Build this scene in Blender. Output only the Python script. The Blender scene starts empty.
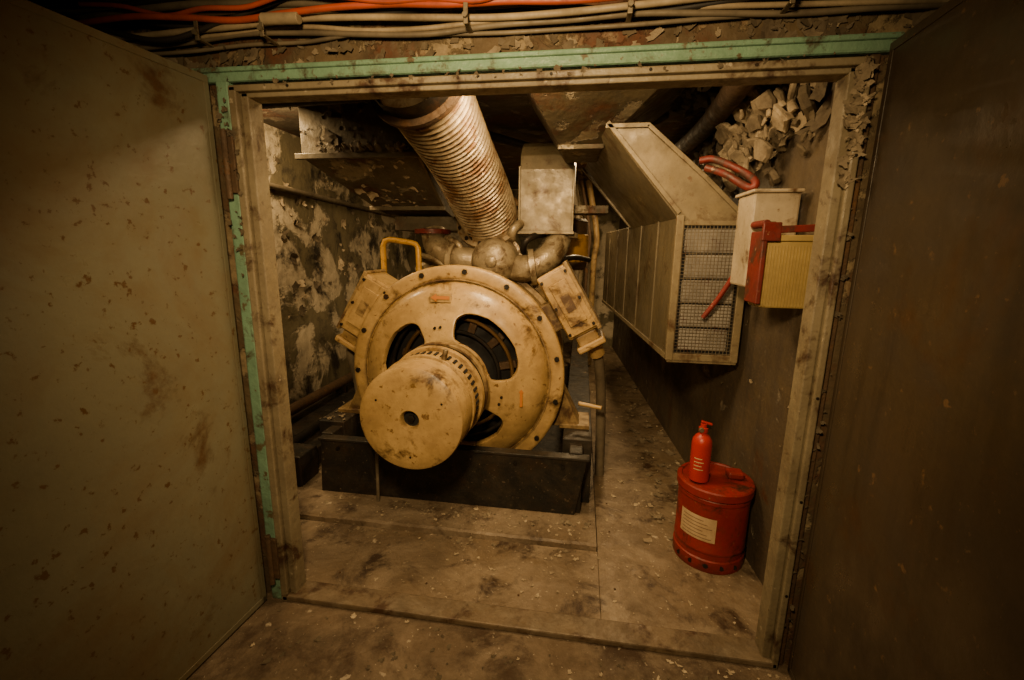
import bpy, bmesh, math, random
from mathutils import Vector, Matrix, noise
random.seed(7)
S = bpy.context.scene
# ------------------------------------------------------------------ materials
def ramp(nt, fac, stops):
    r = nt.nodes.new('ShaderNodeValToRGB')
    el = r.color_ramp.elements
    while len(el) < len(stops): el.new(0.5)
    for e, (p, c) in zip(el, stops):
        e.position = p; e.color = (c, c, c, 1) if isinstance(c, (int, float)) else (*c, 1)
    nt.links.new(fac, r.inputs[0]); return r.outputs[0]
def nz(nt, co, scale, detail=6, rough=.6, dist=0.0):
    n = nt.nodes.new('ShaderNodeTexNoise'); n.inputs['Scale'].default_value = scale
    n.inputs['Detail'].default_value = detail; n.inputs['Roughness'].default_value = rough
    n.inputs['Distortion'].default_value = dist
    nt.links.new(co, n.inputs['Vector']); return n.outputs[0]
def mix(nt, f, a, b):
    m = nt.nodes.new('ShaderNodeMix'); m.data_type = 'RGBA'
    for s, v in ((m.inputs[0], f), (m.inputs[6], a), (m.inputs[7], b)):
        if hasattr(v, 'links'): nt.links.new(v, s)
        elif isinstance(v, (int, float)): s.default_value = v
        else: s.default_value = (*v, 1)
    return m.outputs[2]
def M(name, base, dark=None, rust=None, rl=.62, rs=5., rough=.5, metal=0., s=3., bump=.15, bs=30., chips=None, cl=.6, cs=2.5, stretch=(1,1,1), cw=.02, spots=None, spl=.68, sps=14., dust=None, dl=.55, ds=2., streak=None, dmax=.7, specks=None, crease_tone=None, gl=.5):
    m = bpy.data.materials.new(name); m.use_nodes = True; nt = m.node_tree
    b = nt.nodes['Principled BSDF']
    tc = nt.nodes.new('ShaderNodeTexCoord'); mp = nt.nodes.new('ShaderNodeMapping')
    mp.inputs['Scale'].default_value = stretch
    nt.links.new(tc.outputs['Object'], mp.inputs[0]); co = mp.outputs[0]
    dark = dark or tuple(c*.55 for c in base)
    col = mix(nt, ramp(nt, nz(nt, co, s, 10, .7), [(.36, 0.), (.64, 1.)]), base, dark)
    bh = nz(nt, co, bs, 4)
    hm = None
    if dust:
        col = mix(nt, ramp(nt, nz(nt, co, ds, 12, .72, .6), [(dl-.08, 0.), (dl+.12, dmax)]), col, dust)
    if streak:
        m2 = nt.nodes.new('ShaderNodeMapping'); m2.inputs['Scale'].default_value = (9, 9, .9)
        nt.links.new(tc.outputs['Object'], m2.inputs[0])
        col = mix(nt, ramp(nt, nz(nt, m2.outputs[0], 1.6, 8, .65), [(.5, 0.), (.75, .75)]), col, streak)
    if chips:
        cf = ramp(nt, nz(nt, co, cs, 10, .62, .3), [(cl-cw, 0.), (cl+cw, 1.)])
        cc = mix(nt, ramp(nt, nz(nt, co, cs*5, 8, .7), [(.35, 0.), (.7, 1.)]), chips, tuple(c*.55 for c in chips))
        col = mix(nt, cf, col, cc); hm = cf
    if crease_tone:  # darker tone towards creases and gaps, masked by occlusion and noise
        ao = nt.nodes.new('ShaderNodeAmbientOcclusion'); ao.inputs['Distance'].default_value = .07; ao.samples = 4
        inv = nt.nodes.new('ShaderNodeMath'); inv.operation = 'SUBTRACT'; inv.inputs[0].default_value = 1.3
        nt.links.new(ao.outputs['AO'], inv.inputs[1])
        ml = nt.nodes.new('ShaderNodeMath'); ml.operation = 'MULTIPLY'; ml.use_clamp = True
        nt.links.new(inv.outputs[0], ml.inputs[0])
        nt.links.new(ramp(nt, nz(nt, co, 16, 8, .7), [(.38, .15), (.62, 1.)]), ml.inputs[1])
        col = mix(nt, ml.outputs[0], col, crease_tone)
    if rust:
        rf = ramp(nt, nz(nt, co, rs, 10, .7, .4), [(rl-.05, 0.), (rl+.06, 1.)])
        rc = mix(nt, nz(nt, co, 40, 4), rust, tuple(c*.35 for c in rust))
        col = mix(nt, rf, col, rc)
    if spots:
        sf = ramp(nt, nz(nt, co, sps, 5, .6), [(spl-.02, 0.), (spl+.03, 1.)])
        col = mix(nt, sf, col, spots)
    if specks:
        sf = ramp(nt, nz(nt, co, 60, 4, .65), [(.66, 0.), (.70, 1.)])
        col = mix(nt, sf, col, specks)
    nt.links.new(col, b.inputs['Base Color'])
    b.inputs['Metallic'].default_value = metal
    rr = nt.nodes.new('ShaderNodeMapRange'); nt.links.new(nz(nt, co, s*4, 5), rr.inputs[0])
    rr.inputs[1].default_value = .3; rr.inputs[2].default_value = .7
    rr.inputs[3].default_value = max(.05, rough-.15); rr.inputs[4].default_value = min(1, rough+.25)
    nt.links.new(rr.outputs[0], b.inputs['Roughness'])
    bp = nt.nodes.new('ShaderNodeBump'); bp.inputs['Strength'].default_value = bump; bp.inputs['Distance'].default_value = .01
    nt.links.new(bh, bp.inputs['Height'])
    out = bp.outputs[0]
    if hm is not None:
        b2 = nt.nodes.new('ShaderNodeBump'); b2.inputs['Strength'].default_value = .8; b2.inputs['Distance'].default_value = .008; b2.invert = True
        nt.links.new(hm, b2.inputs['Height']); nt.links.new(out, b2.inputs['Normal']); out = b2.outputs[0]
    nt.links.new(out, b.inputs['Normal'])
    return m
RUST = (.13, .05, .018)
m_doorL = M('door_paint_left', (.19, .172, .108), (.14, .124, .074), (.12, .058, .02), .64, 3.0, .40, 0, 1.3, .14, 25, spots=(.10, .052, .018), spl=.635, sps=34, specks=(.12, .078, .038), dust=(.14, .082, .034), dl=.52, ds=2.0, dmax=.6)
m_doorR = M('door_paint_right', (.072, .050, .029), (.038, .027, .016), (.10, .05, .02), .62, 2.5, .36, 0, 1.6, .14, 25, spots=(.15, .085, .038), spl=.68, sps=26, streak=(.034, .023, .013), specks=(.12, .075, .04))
m_frame = M('frame_paint', (.25, .205, .125), (.15, .115, .066), (.075, .034, .014), .585, 8, .5, 0, 5, .4, 30, spots=(.36, .30, .20), spl=.69, sps=22, specks=(.09, .05, .022))
m_green = M('green_trim_paint', (.18, .325, .215), (.12, .215, .14), (.085, .055, .025), .585, 9, .5, 0, 6, .5, 30, spots=(.10, .08, .04), spl=.63, sps=20, specks=(.12, .10, .055))
m_header = M('peeling_header_wall', (.12, .082, .039), (.045, .029, .014), RUST, .55, 4, .8, 0, 4, .9, 22, chips=(.25, .185, .10), cl=.555, cs=7)
m_wallL = M('peeling_wall_left', (.19, .155, .085), (.085, .069, .038), (.035, .026, .014), .57, 3.2, .85, 0, 1.9, .6, 18, chips=(.60, .50, .34), cl=.515, cs=1.9, specks=(.06, .045, .025), streak=(.055, .042, .023))
m_wallR = M('stained_wall_right', (.115, .083, .047), (.05, .036, .022), RUST, .61, 3, .6, 0, 2.4, .6, 18, chips=(.30, .24, .16), cl=.64, cs=3.4, streak=(.04, .03, .019), specks=(.22, .17, .11))
m_ceil = M('peeling_ceiling', (.09, .068, .04), (.035, .026, .015), RUST, .52, 3, .85, 0, 3, .8, 14, chips=(.26, .21, .14), cl=.58, cs=4.)
m_floor = M('worn_floor', (.20, .140, .080), (.115, .078, .044), (.075, .042, .022), .58, 5, .52, .0, 3.5, .6, 35, spots=(.48, .39, .27), spl=.68, sps=15, dust=(.34, .26, .17), dl=.52, ds=3.6, dmax=.65, specks=(.48, .39, .27))
m_floor2 = M('worn_floor_slab', (.195, .138, .082), (.11, .076, .044), (.075, .042, .022), .58, 5.5, .55, .0, 3.5, .6, 35, spots=(.48, .39, .27), spl=.68, sps=14, dust=(.33, .255, .17), dl=.52, ds=3.0, dmax=.65, specks=(.48, .39, .27))
m_conc = M('corridor_floor_dirt', (.155, .105, .06), (.07, .047, .027), (.08, .045, .022), .54, 4, .75, 0, 4, .8, 40, spots=(.36, .29, .2), spl=.66, sps=17, dust=(.26, .19, .12), dl=.54, ds=3, specks=(.4, .33, .24))
m_sill = M('sill_steel', (.20, .142, .082), (.10, .07, .04), (.10, .05, .022), .55, 6, .5, .1, 5, .4, 35, dust=(.30, .24, .16), dl=.56, ds=5, specks=(.10, .06, .03))
CREASE = (.10, .056, .02)
m_cream = M('cream_machine_paint', (.60, .40, .158), (.44, .275, .098), (.11, .055, .018), .60, 6, .34, 0, 2.6, .16, 22, spots=(.17, .09, .03), spl=.645, sps=26, dust=(.29, .18, .07), dl=.53, ds=3.4, dmax=.62, specks=(.25, .14, .055), crease_tone=CREASE)
m_cream2 = M('cream_machine_paint_dull', (.40, .265, .105), (.21, .138, .055), (.12, .06, .022), .55, 6, .5, 0, 4, .3, 25, crease_tone=CREASE)
m_cast = M('cast_aluminium_paint', (.50, .40, .245), (.25, .19, .11), (.14, .08, .035), .56, 8, .36, .35, 6, .4, 40, crease_tone=(.08, .052, .025))
m_black = M('black_base_paint', (.015, .013, .010), (.008, .007, .006), (.05, .03, .015), .58, 5, .5, .1, 4, .4, 25, spots=(.15, .11, .07), spl=.68, sps=17, dust=(.06, .044, .027), dl=.54, ds=4, specks=(.2, .15, .1))
m_dark = M('dark_iron', (.024, .019, .014), (.012, .010, .008), (.07, .035, .016), .58, 8, .45, .5, 6, .3, 40)
m_hole = M('dark_void', (.006, .005, .004), (.004, .003, .003), rough=.8)
m_duct = M('duct_paint', (.31, .245, .14), (.19, .148, .082), (.12, .06, .025), .60, 5, .42, .15, 3, .15, 20, spots=(.15, .09, .045), spl=.66, sps=20, specks=(.14, .09, .045), crease_tone=(.08, .055, .028))
m_ductshade = M('duct_paint_shaded', (.18, .142, .082), (.10, .08, .046), (.09, .05, .022), .59, 4, .42, .2, 3, .18, 20, specks=(.08, .055, .03), streak=(.075, .056, .03))  # duct paint with the shade of the side faces put into the colour
m_ductold = M('old_duct_paint', (.125, .098, .055), (.06, .046, .026), RUST, .57, 4, .6, .1, 4, .5, 22, chips=(.32, .26, .165), cl=.585, cs=5)
m_bell = M('bellows_steel', (.50, .40, .25), (.29, .21, .115), (.20, .09, .026), .54, 5, .42, .45, 5, .2, 40, spots=(.20, .10, .035), spl=.63, sps=12, specks=(.18, .09, .035), crease_tone=(.12, .07, .03))
m_rustpipe = M('rusty_pipe', (.10, .056, .026), (.05, .03, .016), (.17, .08, .026), .57, 6, .7, .1, 6, .6, 40)
m_red = M('red_can_paint', (.33, .018, .009), (.22, .012, .007), (.06, .02, .012), .60, 7, .42, 0, 5, .15, 25, spots=(.25, .10, .055), spl=.70, sps=24, specks=(.28, .11, .06), crease_tone=(.06, .012, .008))
m_red2 = M('red_extinguisher_paint', (.46, .022, .010), (.34, .017, .008), (.14, .02, .01), .66, 9, .30, bump=.05)
m_redold = M('red_bracket_paint', (.23, .016, .009), (.13, .011, .007), (.09, .035, .02), .56, 9, .5, 0, 5, .2, 30, spots=(.34, .20, .12), spl=.66, sps=22, crease_tone=(.05, .015, .01))
m_label = M('aged_label', (.58, .42, .24), (.40, .27, .14), rough=.6, bump=.05, s=12)
m_ink = M('label_ink', (.16, .09, .05), rough=.7)
m_orange = M('orange_mark', (.55, .17, .015), (.50, .18, .03), rough=.5, s=20)
m_white = M('aged_white_enamel', (.50, .41, .275), (.32, .255, .16), (.14, .07, .03), .60, 7, .45, 0, 5, .12, 30, streak=(.20, .14, .08), specks=(.23, .155, .08))
m_yellow = M('yellow_ribbed_case', (.46, .33, .11), (.30, .21, .066), (.14, .08, .03), .60, 7, .45, 0, 5, .15, 30)
m_yel = M('yellow_pipe_paint', (.60, .32, .03), (.38, .20, .022), (.11, .055, .02), .58, 9, .42)
m_flake = M('paint_flake', (.50, .40, .26), (.22, .165, .10), rough=.85, s=14, bump=.5, specks=(.14, .10, .06))
m_flakeM = M('paint_flake_mid', (.27, .21, .13), (.12, .09, .055), rough=.85, s=12, bump=.4)
m_flakeD = M('paint_flake_dark', (.13, .098, .055), (.06, .043, .025), rough=.85, s=9, bump=.3)
m_cred = M('orange_red_cable', (.52, .085, .025), (.26, .045, .015), rough=.5, bump=.03, s=6)
m_ccream = M('cream_cable', (.42, .33, .20), (.18, .135, .08), rough=.6, bump=.05, s=6)
m_cgrey = M('grey_cable', (.19, .152, .096), (.09, .07, .044), rough=.6, bump=.05, s=6)
m_cblack = M('black_cable', (.03, .025, .02), rough=.5, bump=.05)
m_clip = M('galvanised_clip', (.28, .23, .15), (.14, .11, .07), RUST, .58, 12, .45, .6)
m_filter = M('grey_filter_cloth', (.34, .31, .27), (.20, .18, .155), rough=.9, s=9, bump=.6, bs=12)
m_seam = M('seam_grime', (.045, .032, .02), (.03, .022, .014), rough=.9)
m_brass = M('brass_winding', (.30, .17, .06), (.16, .09, .035), rough=.4, metal=.7)

# ------------------------------------------------------------------ helpers
def G(name, loc=(0, 0, 0)):
    e = bpy.data.objects.new(name, None); e.empty_display_size = .05; e.location = loc
    S.collection.objects.link(e); return e
def obj(name, me, mat, parent=None, smooth=False):
    o = bpy.data.objects.new(name, me); S.collection.objects.link(o)
    if mat: me.materials.append(mat)
    if smooth:
        for p in me.polygons: p.use_smooth = True
    if parent:
        o.parent = parent; o.matrix_parent_inverse = Matrix.Translation(-Vector(parent.location))
    return o
def pyd(name, vs, fs, mat, parent=None, smooth=False):
    me = bpy.data.meshes.new(name); me.from_pydata([tuple(v) for v in vs], [], fs); me.validate(); me.update()
    bm = bmesh.new(); bm.from_mesh(me); bmesh.ops.recalc_face_normals(bm, faces=bm.faces); bm.to_mesh(me); bm.free()
    return obj(name, me, mat, parent, smooth)
def bev(o, w, seg=2):
    b = o.modifiers.new('bevel', 'BEVEL'); b.width = w; b.segments = seg; b.limit_method = 'ANGLE'; return o
def autosmooth(o, ang=35):
    me = o.data
    for p in me.polygons: p.use_smooth = True
    me.set_sharp_from_angle(angle=math.radians(ang)); return o
def box(name, x0, x1, y0, y1, z0, z1, mat, parent=None, bv=.003, rot=None):
    o = boxes(name, [(x0, x1, y0, y1, z0, z1, rot)], mat, parent)
    if bv: bev(o, bv)
    return o
def boxes(name, lst, mat, parent=None, bv=0):
    vs, fs = [], []
    for it in lst:
        x0, x1, y0, y1, z0, z1 = it[:6]; rot = it[6] if len(it) > 6 else None
        c = Vector(((x0+x1)/2, (y0+y1)/2, (z0+z1)/2)); h = Vector((abs(x1-x0)/2, abs(y1-y0)/2, abs(z1-z0)/2)); b = len(vs)
        for sx in (-1, 1):
            for sy in (-1, 1):
                for sz in (-1, 1):
                    v = Vector((sx*h.x, sy*h.y, sz*h.z))
                    if rot: v = rot @ v
                    vs.append(c+v)
        fs += [tuple(i+b for i in f) for f in [(0, 1, 3, 2), (4, 6, 7, 5), (0, 4, 5, 1), (2, 3, 7, 6), (0, 2, 6, 4), (1, 5, 7, 3)]]
    o = pyd(name, vs, fs, mat, parent)
    if bv: bev(o, bv)
    return o
def loft(name, A, B, mat, parent=None, bv=.002):
    n = len(A); vs = list(A)+list(B)
    fs = [tuple(range(n)), tuple(range(2*n-1, n-1, -1))]+[(i, (i+1) % n, n+(i+1) % n, n+i) for i in range(n)]
    o = pyd(name, vs, fs, mat, parent)
    if bv: bev(o, bv)
    return o
def lathe(name, prof, c, mat, parent=None, axis=(0, 1, 0), n=96, a0=0, a1=360, ang=35):
    ax = Vector(axis).normalized()
    if abs(ax.y) > .9: u = Vector((1, 0, 0))
    else: u = Vector((0, -1, 0)) if abs(ax.z) > .5 else Vector((0, 0, 1))
    u = (u-ax*u.dot(ax)).normalized(); w = ax.cross(u)
    c = Vector(c); full = abs(a1-a0) >= 360; cols = n if full else n+1
    vs = []
    for r, d in prof:
        for i in range(cols):
            t = math.radians(a0+(a1-a0)*i/n)
            vs.append(c+ax*d+(u*math.cos(t)+w*math.sin(t))*r)
    fs = []
    for j in range(len(prof)-1):
        for i in range(n):
            k = (i+1) % cols
            fs.append((j*cols+i, j*cols+k, (j+1)*cols+k, (j+1)*cols+i))
    o = pyd(name, vs, fs, mat, parent)
    bm = bmesh.new(); bm.from_mesh(o.data); bmesh.ops.remove_doubles(bm, verts=bm.verts, dist=1e-5)
    bmesh.ops.recalc_face_normals(bm, faces=bm.faces); bm.to_mesh(o.data); bm.free()
    return autosmooth(o, ang)
def cyl(name, p0, p1, r, mat, parent=None, n=24, b=.0):
    p0, p1 = Vector(p0), Vector(p1); L = (p1-p0).length
    b = b or min(r, L)*.12
    return lathe(name, [(0, 0), (r-b, 0), (r, b), (r, L-b), (r-b, L), (0, L)], p0, mat, parent, (p1-p0), n)
def cr(pts, k=8):
    P = [Vector(p) for p in pts]; P = [P[0]*2-P[1]]+P+[P[-1]*2-P[-2]]; out = []
    for i in range(1, len(P)-2):
        for j in range(k):
            t = j/k
            out.append(.5*((2*P[i])+(P[i+1]-P[i-1])*t+(2*P[i-1]-5*P[i]+4*P[i+1]-P[i+2])*t*t+(3*P[i]-P[i-1]-3*P[i+1]+P[i+2])*t**3))
    out.append(P[-2]); return out
def sweep(name, pts, rad, mat, parent=None, n=16, k=8, ang=60, raw=False):
    P = pts if raw else cr(pts, k); N = len(P); R = rad if callable(rad) else (lambda t: rad)
    T = [(P[min(i+1, N-1)]-P[max(i-1, 0)]).normalized() for i in range(N)]
    u = T[0].orthogonal().normalized(); vs = []; fs = []
    for i in range(N):
        u = (u-T[i]*u.dot(T[i])).normalized(); w = T[i].cross(u); r = R(i/(N-1))
        for a in range(n):
            t = 2*math.pi*a/n; vs.append(P[i]+(u*math.cos(t)+w*math.sin(t))*r)
    for i in range(N-1):
        for a in range(n):
            b = (a+1) % n; fs.append((i*n+a, i*n+b, (i+1)*n+b, (i+1)*n+a))
    fs += [tuple(range(n-1, -1, -1)), tuple(range((N-1)*n, N*n))]
    return autosmooth(pyd(name, vs, fs, mat, parent), ang)
def flakes(name, gen, N, s0, s1, mat, curl=.35, parent=None, tilt=.4):
    vs, fs = [], []
    for _ in range(N):
        p, nrm = gen(); p = Vector(p); nrm = Vector(nrm).normalized()
        nrm = (nrm+Vector((random.gauss(0, tilt), random.gauss(0, tilt), random.gauss(0, tilt)))*.6).normalized()
        u = nrm.orthogonal().normalized(); u = Matrix.Rotation(random.uniform(0, 6.28), 3, nrm) @ u; w = nrm.cross(u)
        s = s0+(s1-s0)*random.random()**2; a = random.uniform(.4, 1.1); c = random.uniform(.1, curl); b = len(vs)
        for i in range(4):
            for j in range(4):
                x = (i/1.5-1)+random.uniform(-.25, .25); y = ((j/1.5-1)+random.uniform(-.25, .25))*a
                vs.append(p+(u*x+w*y+nrm*(c*x*x+.15*c*y+.02))*s)
        for i in range(3):
            for j in range(3):
                if (i in (0, 2) and j in (0, 2)) and random.random() < .5: continue
                fs.append((b+i*4+j, b+i*4+j+1, b+i*4+j+5, b+i*4+j+4))
    return pyd(name, vs, fs, mat, parent)
def lumps(name, gen, N, s0, s1, mat, parent=None):
    """broken angular plaster chunks"""
    vs, fs = [], []
    for _ in range(N):
        p, nrm = gen(); s = s0+(s1-s0)*random.random()**1.6
        R = Matrix.Rotation(random.uniform(-.6, .6)+1.2, 3, 'Y') @ Matrix.Rotation(random.uniform(-.7, .7), 3, 'X') @ Matrix.Rotation(random.uniform(0, 6.28), 3, 'Z')
        k = random.uniform(.15, .35); m = random.randint(5, 8); b = len(vs)
        rr = [random.uniform(.6, 1.1) for _ in range(m)]; tt = [2*math.pi*i/m+random.uniform(-.25, .25) for i in range(m)]
        for zz, f in ((-1, .82), (-.3, 1.0), (.6, .97), (1, .78)):
            for r, t in zip(rr, tt):
                q = Vector((math.cos(t)*r*1.2*f, math.sin(t)*r*.85*f, zz*k+random.uniform(-.05, .05)))
                vs.append(Vector(p)+(R @ q)*s)
        vs.append(Vector(p)+(R @ Vector((0, 0, k*1.1)))*s); vs.append(Vector(p)+(R @ Vector((0, 0, -k*1.1)))*s)
        for l in range(3):
            for i in range(m):
                j = (i+1) % m; fs.append((b+l*m+i, b+l*m+j, b+(l+1)*m+j, b+(l+1)*m+i))
        for i in range(m):
            j = (i+1) % m; fs.append((b+3*m+i, b+3*m+j, b+4*m)); fs.append((b+j, b+i, b+4*m+1))
    return pyd(name, vs, fs, mat, parent)
def bolts(name, pts, axis, r, h, mat, parent=None):
    vs, fs = [], []; ax = Vector(axis).normalized(); u = ax.orthogonal().normalized(); w = ax.cross(u)
    for p in pts:
        b = len(vs); p = Vector(p)
        for d in (0, h):
            for i in range(6):
                t = i*math.pi/3; vs.append(p+ax*d+(u*math.cos(t)+w*math.sin(t))*r)
        fs += [tuple(b+i for i in range(6)), tuple(b+6+i for i in range(6))]+[(b+i, b+(i+1) % 6, b+6+(i+1) % 6, b+6+i) for i in range(6)]
    return pyd(name, vs, fs, mat, parent)

# ------------------------------------------------------------------ camera
cam = bpy.data.cameras.new('camera'); co = bpy.data.objects.new('camera', cam); S.collection.objects.link(co)
cam.sensor_width = 36; cam.lens = 15.715; cam.clip_start = .02
rm = Matrix(((0.98832, -0.04286, 0.14624), (0.15125, 0.19718, -0.96858), (0.01267, 0.97924, 0.20218)))
q = rm.to_quaternion(); q.normalize()
co.matrix_world = Matrix.Translation((0, 0, 1.44)) @ q.to_matrix().to_4x4()
S.camera = co

# ------------------------------------------------------------------ room shell
FZ = .02
def wx(y): return .86-.07*(y-1.5)
YB = 6.6; CZ = 2.26
floor = box('floor', -2.4, 1.2, -.6, 1.46, -.08, 0, m_conc, bv=0)
fl = G('floor_plates', (-.7, 3, 0))
box('plate_1', -2.2, .135, 1.53, 1.935, -.02, FZ, m_floor, fl, .002)
box('plate_2', .136, .95, 1.53, 6.6, -.02, FZ+.001, m_floor, fl, .002)
vs = []; fs = []; n = 90
for i in range(n+1):
    x = -2.0+2.13*i/n; j = .008*noise.noise(Vector((x*9, 0, 3)))+.006*noise.noise(Vector((x*40, 0, 3)))
    vs += [(x, 1.935+j, 0.0), (x, 1.94+j, FZ+.022), (x, 1.952+j, FZ+.03), (x, 6.6, FZ+.03)]
for i in range(n):
    for k in range(3): fs.append((4*i+k, 4*i+k+1, 4*i+k+5, 4*i+k+4))
fs.append((4*n, 4*n+1, 4*n+2, 4*n+3))
pyd('plinth_slab', vs, fs, m_floor2, fl)
PZ = FZ+.03
bolts('plate_screws', [(x, 1.60, FZ) for x in (-1.0, -.6, -.2)]+[(.2, y, FZ+.001) for y in (1.7, 2.1, 2.36)], (0, 0, 1), .005, .004, m_rustpipe, fl)
box('slab_under_plates', -2.2, .95, 1.53, 6.6, -.1, -.021, m_seam, fl, 0)
wl = box('wall_left', -2.3, -2.2, 1.5, YB, -.1, CZ, m_wallL, bv=0)
wr = G('wall_right', (.8, 4, 1))
loft('wall_slab', [(wx(1.5), 1.5, -.1), (wx(YB), YB, -.1), (1.0, YB, -.1), (1.0, 1.5, -.1)], [(wx(1.5), 1.5, CZ), (wx(YB), YB, CZ), (1.0, YB, CZ), (1.0, 1.5, CZ)], m_wallR, wr, 0)
box('wall_back', -2.3, 1.0, YB, YB+.1, -.1, CZ, m_wallL, bv=0)
ceil = box('ceiling', -2.4, 1.2, 1.5, YB+.1, CZ, CZ+.1, m_ceil, bv=0)
wf = G('wall_front', (-.2, 1.5, 1))
box('left_part', -2.4, -1.21, 1.46, 1.56, 0, CZ+.05, m_header, wf, 0)
box('right_part', .765, 1.3, 1.46, 1.56, 0, CZ+.05, m_header, wf, 0)
box('lintel', -1.21, .765, 1.46, 1.56, 1.985, CZ+.05, m_header, wf, 0)
box('ceiling_corridor', -2.4, 1.3, -.6, 1.5, CZ+.05, CZ+.1, m_header, bv=0)
flakes('lintel_flakes', lambda: ((random.uniform(-2., .9), 1.456, random.uniform(2.0, 2.08)), (0, -1, .1)), 110, .008, .035, m_flakeD, .4, wf, .25)
flakes('lintel_flakes_light', lambda: ((random.uniform(-2., .9), 1.456, random.uniform(2.0, 2.05)), (0, -1, .1)), 35, .006, .025, m_flakeM, .4, wf, .25)
# green trim
tg = G('trim_1', (-.2, 1.45, 1))
box('green_jamb', -1.212, -1.166, 1.437, 1.47, 0, 2.0, m_green, tg, .006)
box('green_head', -1.30, .80, 1.434, 1.47, 1.958, 1.994, m_green, tg, .008)
box('green_head_lip', -1.30, .80, 1.424, 1.46, 1.985, 2.0, m_green, tg, .005)
# frame
df = G('door_frame', (-.2, 1.48, 1))
box('jamb_left_outer', -1.165, -1.137, 1.432, 1.52, 0, 1.945, m_frame, df, .004)
box('jamb_left_inner', -1.137, -1.108, 1.452, 1.52, 0, 1.93, m_frame, df, .004)
box('jamb_right_outer', .722, .742, 1.432, 1.52, 0, 1.945, m_frame, df, .004)
box('jamb_right_inner', .694, .722, 1.452, 1.52, 0, 1.93, m_frame, df, .004)
box('head_outer', -1.163, .742, 1.432, 1.52, 1.928, 1.948, m_frame, df, .004)
box('head_inner', -1.135, .72, 1.452, 1.52, 1.914, 1.93, m_frame, df, .004)
box('sill', -1.163, .742, 1.432, 1.53, 0, .026, m_sill, df, .006)
box('packer_right', .742, .767, 1.452, 1.47, 0, 1.96, m_rustpipe, df, .004)
for i, z in enumerate((.20, 1.70)):
    box('hinge_leaf_%d' % i, -1.19, -1.158, 1.422, 1.436, z-.09, z+.09, m_rustpipe, df, .003)
    cyl('hinge_pin_%d' % i, (-1.185, 1.418, z-.11), (-1.185, 1.418, z+.11), .010, m_rustpipe, df)
bolts('frame_screws', [(-.95+.28*i, 1.431, 1.938) for i in range(7)]+[(.732, 1.431, .3+i*.35) for i in range(5)], (0, -1, 0), .005, .002, m_dark, df)
flakes('jamb_flakes', lambda: ((random.uniform(.70, .742), 1.431, 1.93-abs(random.gauss(0, .15))), (-.2, -1, 0)), 60, .006, .022, m_flakeM, .7, df)
flakes('jamb_flakes_light', lambda: ((random.uniform(.70, .742), 1.431, 1.90-abs(random.gauss(0, .13))), (-.2, -1, 0)), 20, .006, .018, m_flake, .7, df)
flakes('jamb_flakes_dark', lambda: ((random.uniform(.725, .767), 1.445, random.uniform(.1, 1.9)), (-.2, -1, 0)), 70, .003, .011, m_flakeD, .7, df)
flakes('hinge_flakes', lambda: ((random.uniform(-1.2, -1.15), 1.43, 1.7+random.gauss(0, .12)), (0, -1, 0)), 60, .005, .016, m_flakeD, .8, df)
flakes('head_flakes', lambda: ((random.uniform(-1.1, .7), 1.432, random.uniform(1.935, 1.96)), (0, -1, 0)), 50, .003, .010, m_flakeD, .6, df)
# doors
def door(name, h, e, mat, sgn):
    g = G(name, (h[0], h[1], 1)); h = Vector((*h, 0)); e = Vector((*e, 0)); d = (e-h).normalized(); n = Vector((-d.y, d.x, 0))*sgn
    def bx(nm, a, b, t0, t1, z0, z1, m, bv=.003):
        A = [h+d*a+n*t0, h+d*b+n*t0, h+d*b+n*t1, h+d*a+n*t1]
        loft(nm, [v+Vector((0, 0, z0)) for v in A], [v+Vector((0, 0, z1)) for v in A], m, g, bv)
    L = (e-h).length
    bx('skin', 0, L, 0, .045, .012, 1.972, mat, .005)
    bx('edge_fold', .0, L, -.003, 0, 1.95, 1.972, mat, .001)
    bx('hinge_fold', .0, .018, -.003, 0, .012, 1.95, mat, .001)
    bx('bottom_fold', .0, L, -.003, 0, .012, .035, mat, .001)
    return g, h, d, n
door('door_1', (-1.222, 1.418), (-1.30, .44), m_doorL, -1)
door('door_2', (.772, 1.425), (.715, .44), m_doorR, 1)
# cables
cb = G('cable_bundle', (-.3, 1.42, 2.1))
def cable(nm, z, y, r, m, amp=.012, x0=-2.1, x1=1.15, dz=0., ph=0):
    pts = []; n = 16
    for i in range(n+1):
        t = i/n; x = x0+(x1-x0)*t
        pts.append((x, y+random.gauss(0, .005), z+dz*t+amp*math.sin(i*1.1+ph)+random.gauss(0, amp*.5)))
    sweep(nm, pts, r, m, cb, 10, 6)
cable('red_cable', 2.132, 1.385, .009, m_cred, .008, dz=-.035, x0=-1.75, x1=.95)
cable('red_cable_2', 2.15, 1.375, .007, m_cred, .016, dz=-.035, ph=2, x0=-1.6, x1=.7)
cable('cream_cable', 2.112, 1.41, .009, m_ccream, .009, dz=-.03, ph=.5)
cable('cream_cable_2', 2.095, 1.43, .007, m_ccream, .008, dz=-.02, ph=1.5)
cable('grey_cable', 2.082, 1.43, .008, m_cgrey, .008, dz=-.015, ph=2.2)
cable('grey_cable_2', 2.17, 1.42, .012, m_cgrey, .008, dz=-.02, ph=3.1)
cable('cream_cable_3', 2.195, 1.43, .010, m_ccream, .008, dz=-.02, ph=4)
cable('grey_cable_4', 2.152, 1.435, .009, m_cgrey, .010, dz=-.02, ph=.9)
cable('black_cable', 2.128, 1.425, .009, m_cblack, .016, dz=-.02, ph=5)
cable('black_cable_2', 2.21, 1.41, .009, m_cblack, .016, dz=-.03, ph=1)
cable('grey_cable_3', 2.066, 1.44, .006, m_cgrey, .009, dz=-.01, ph=.2)
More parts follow.
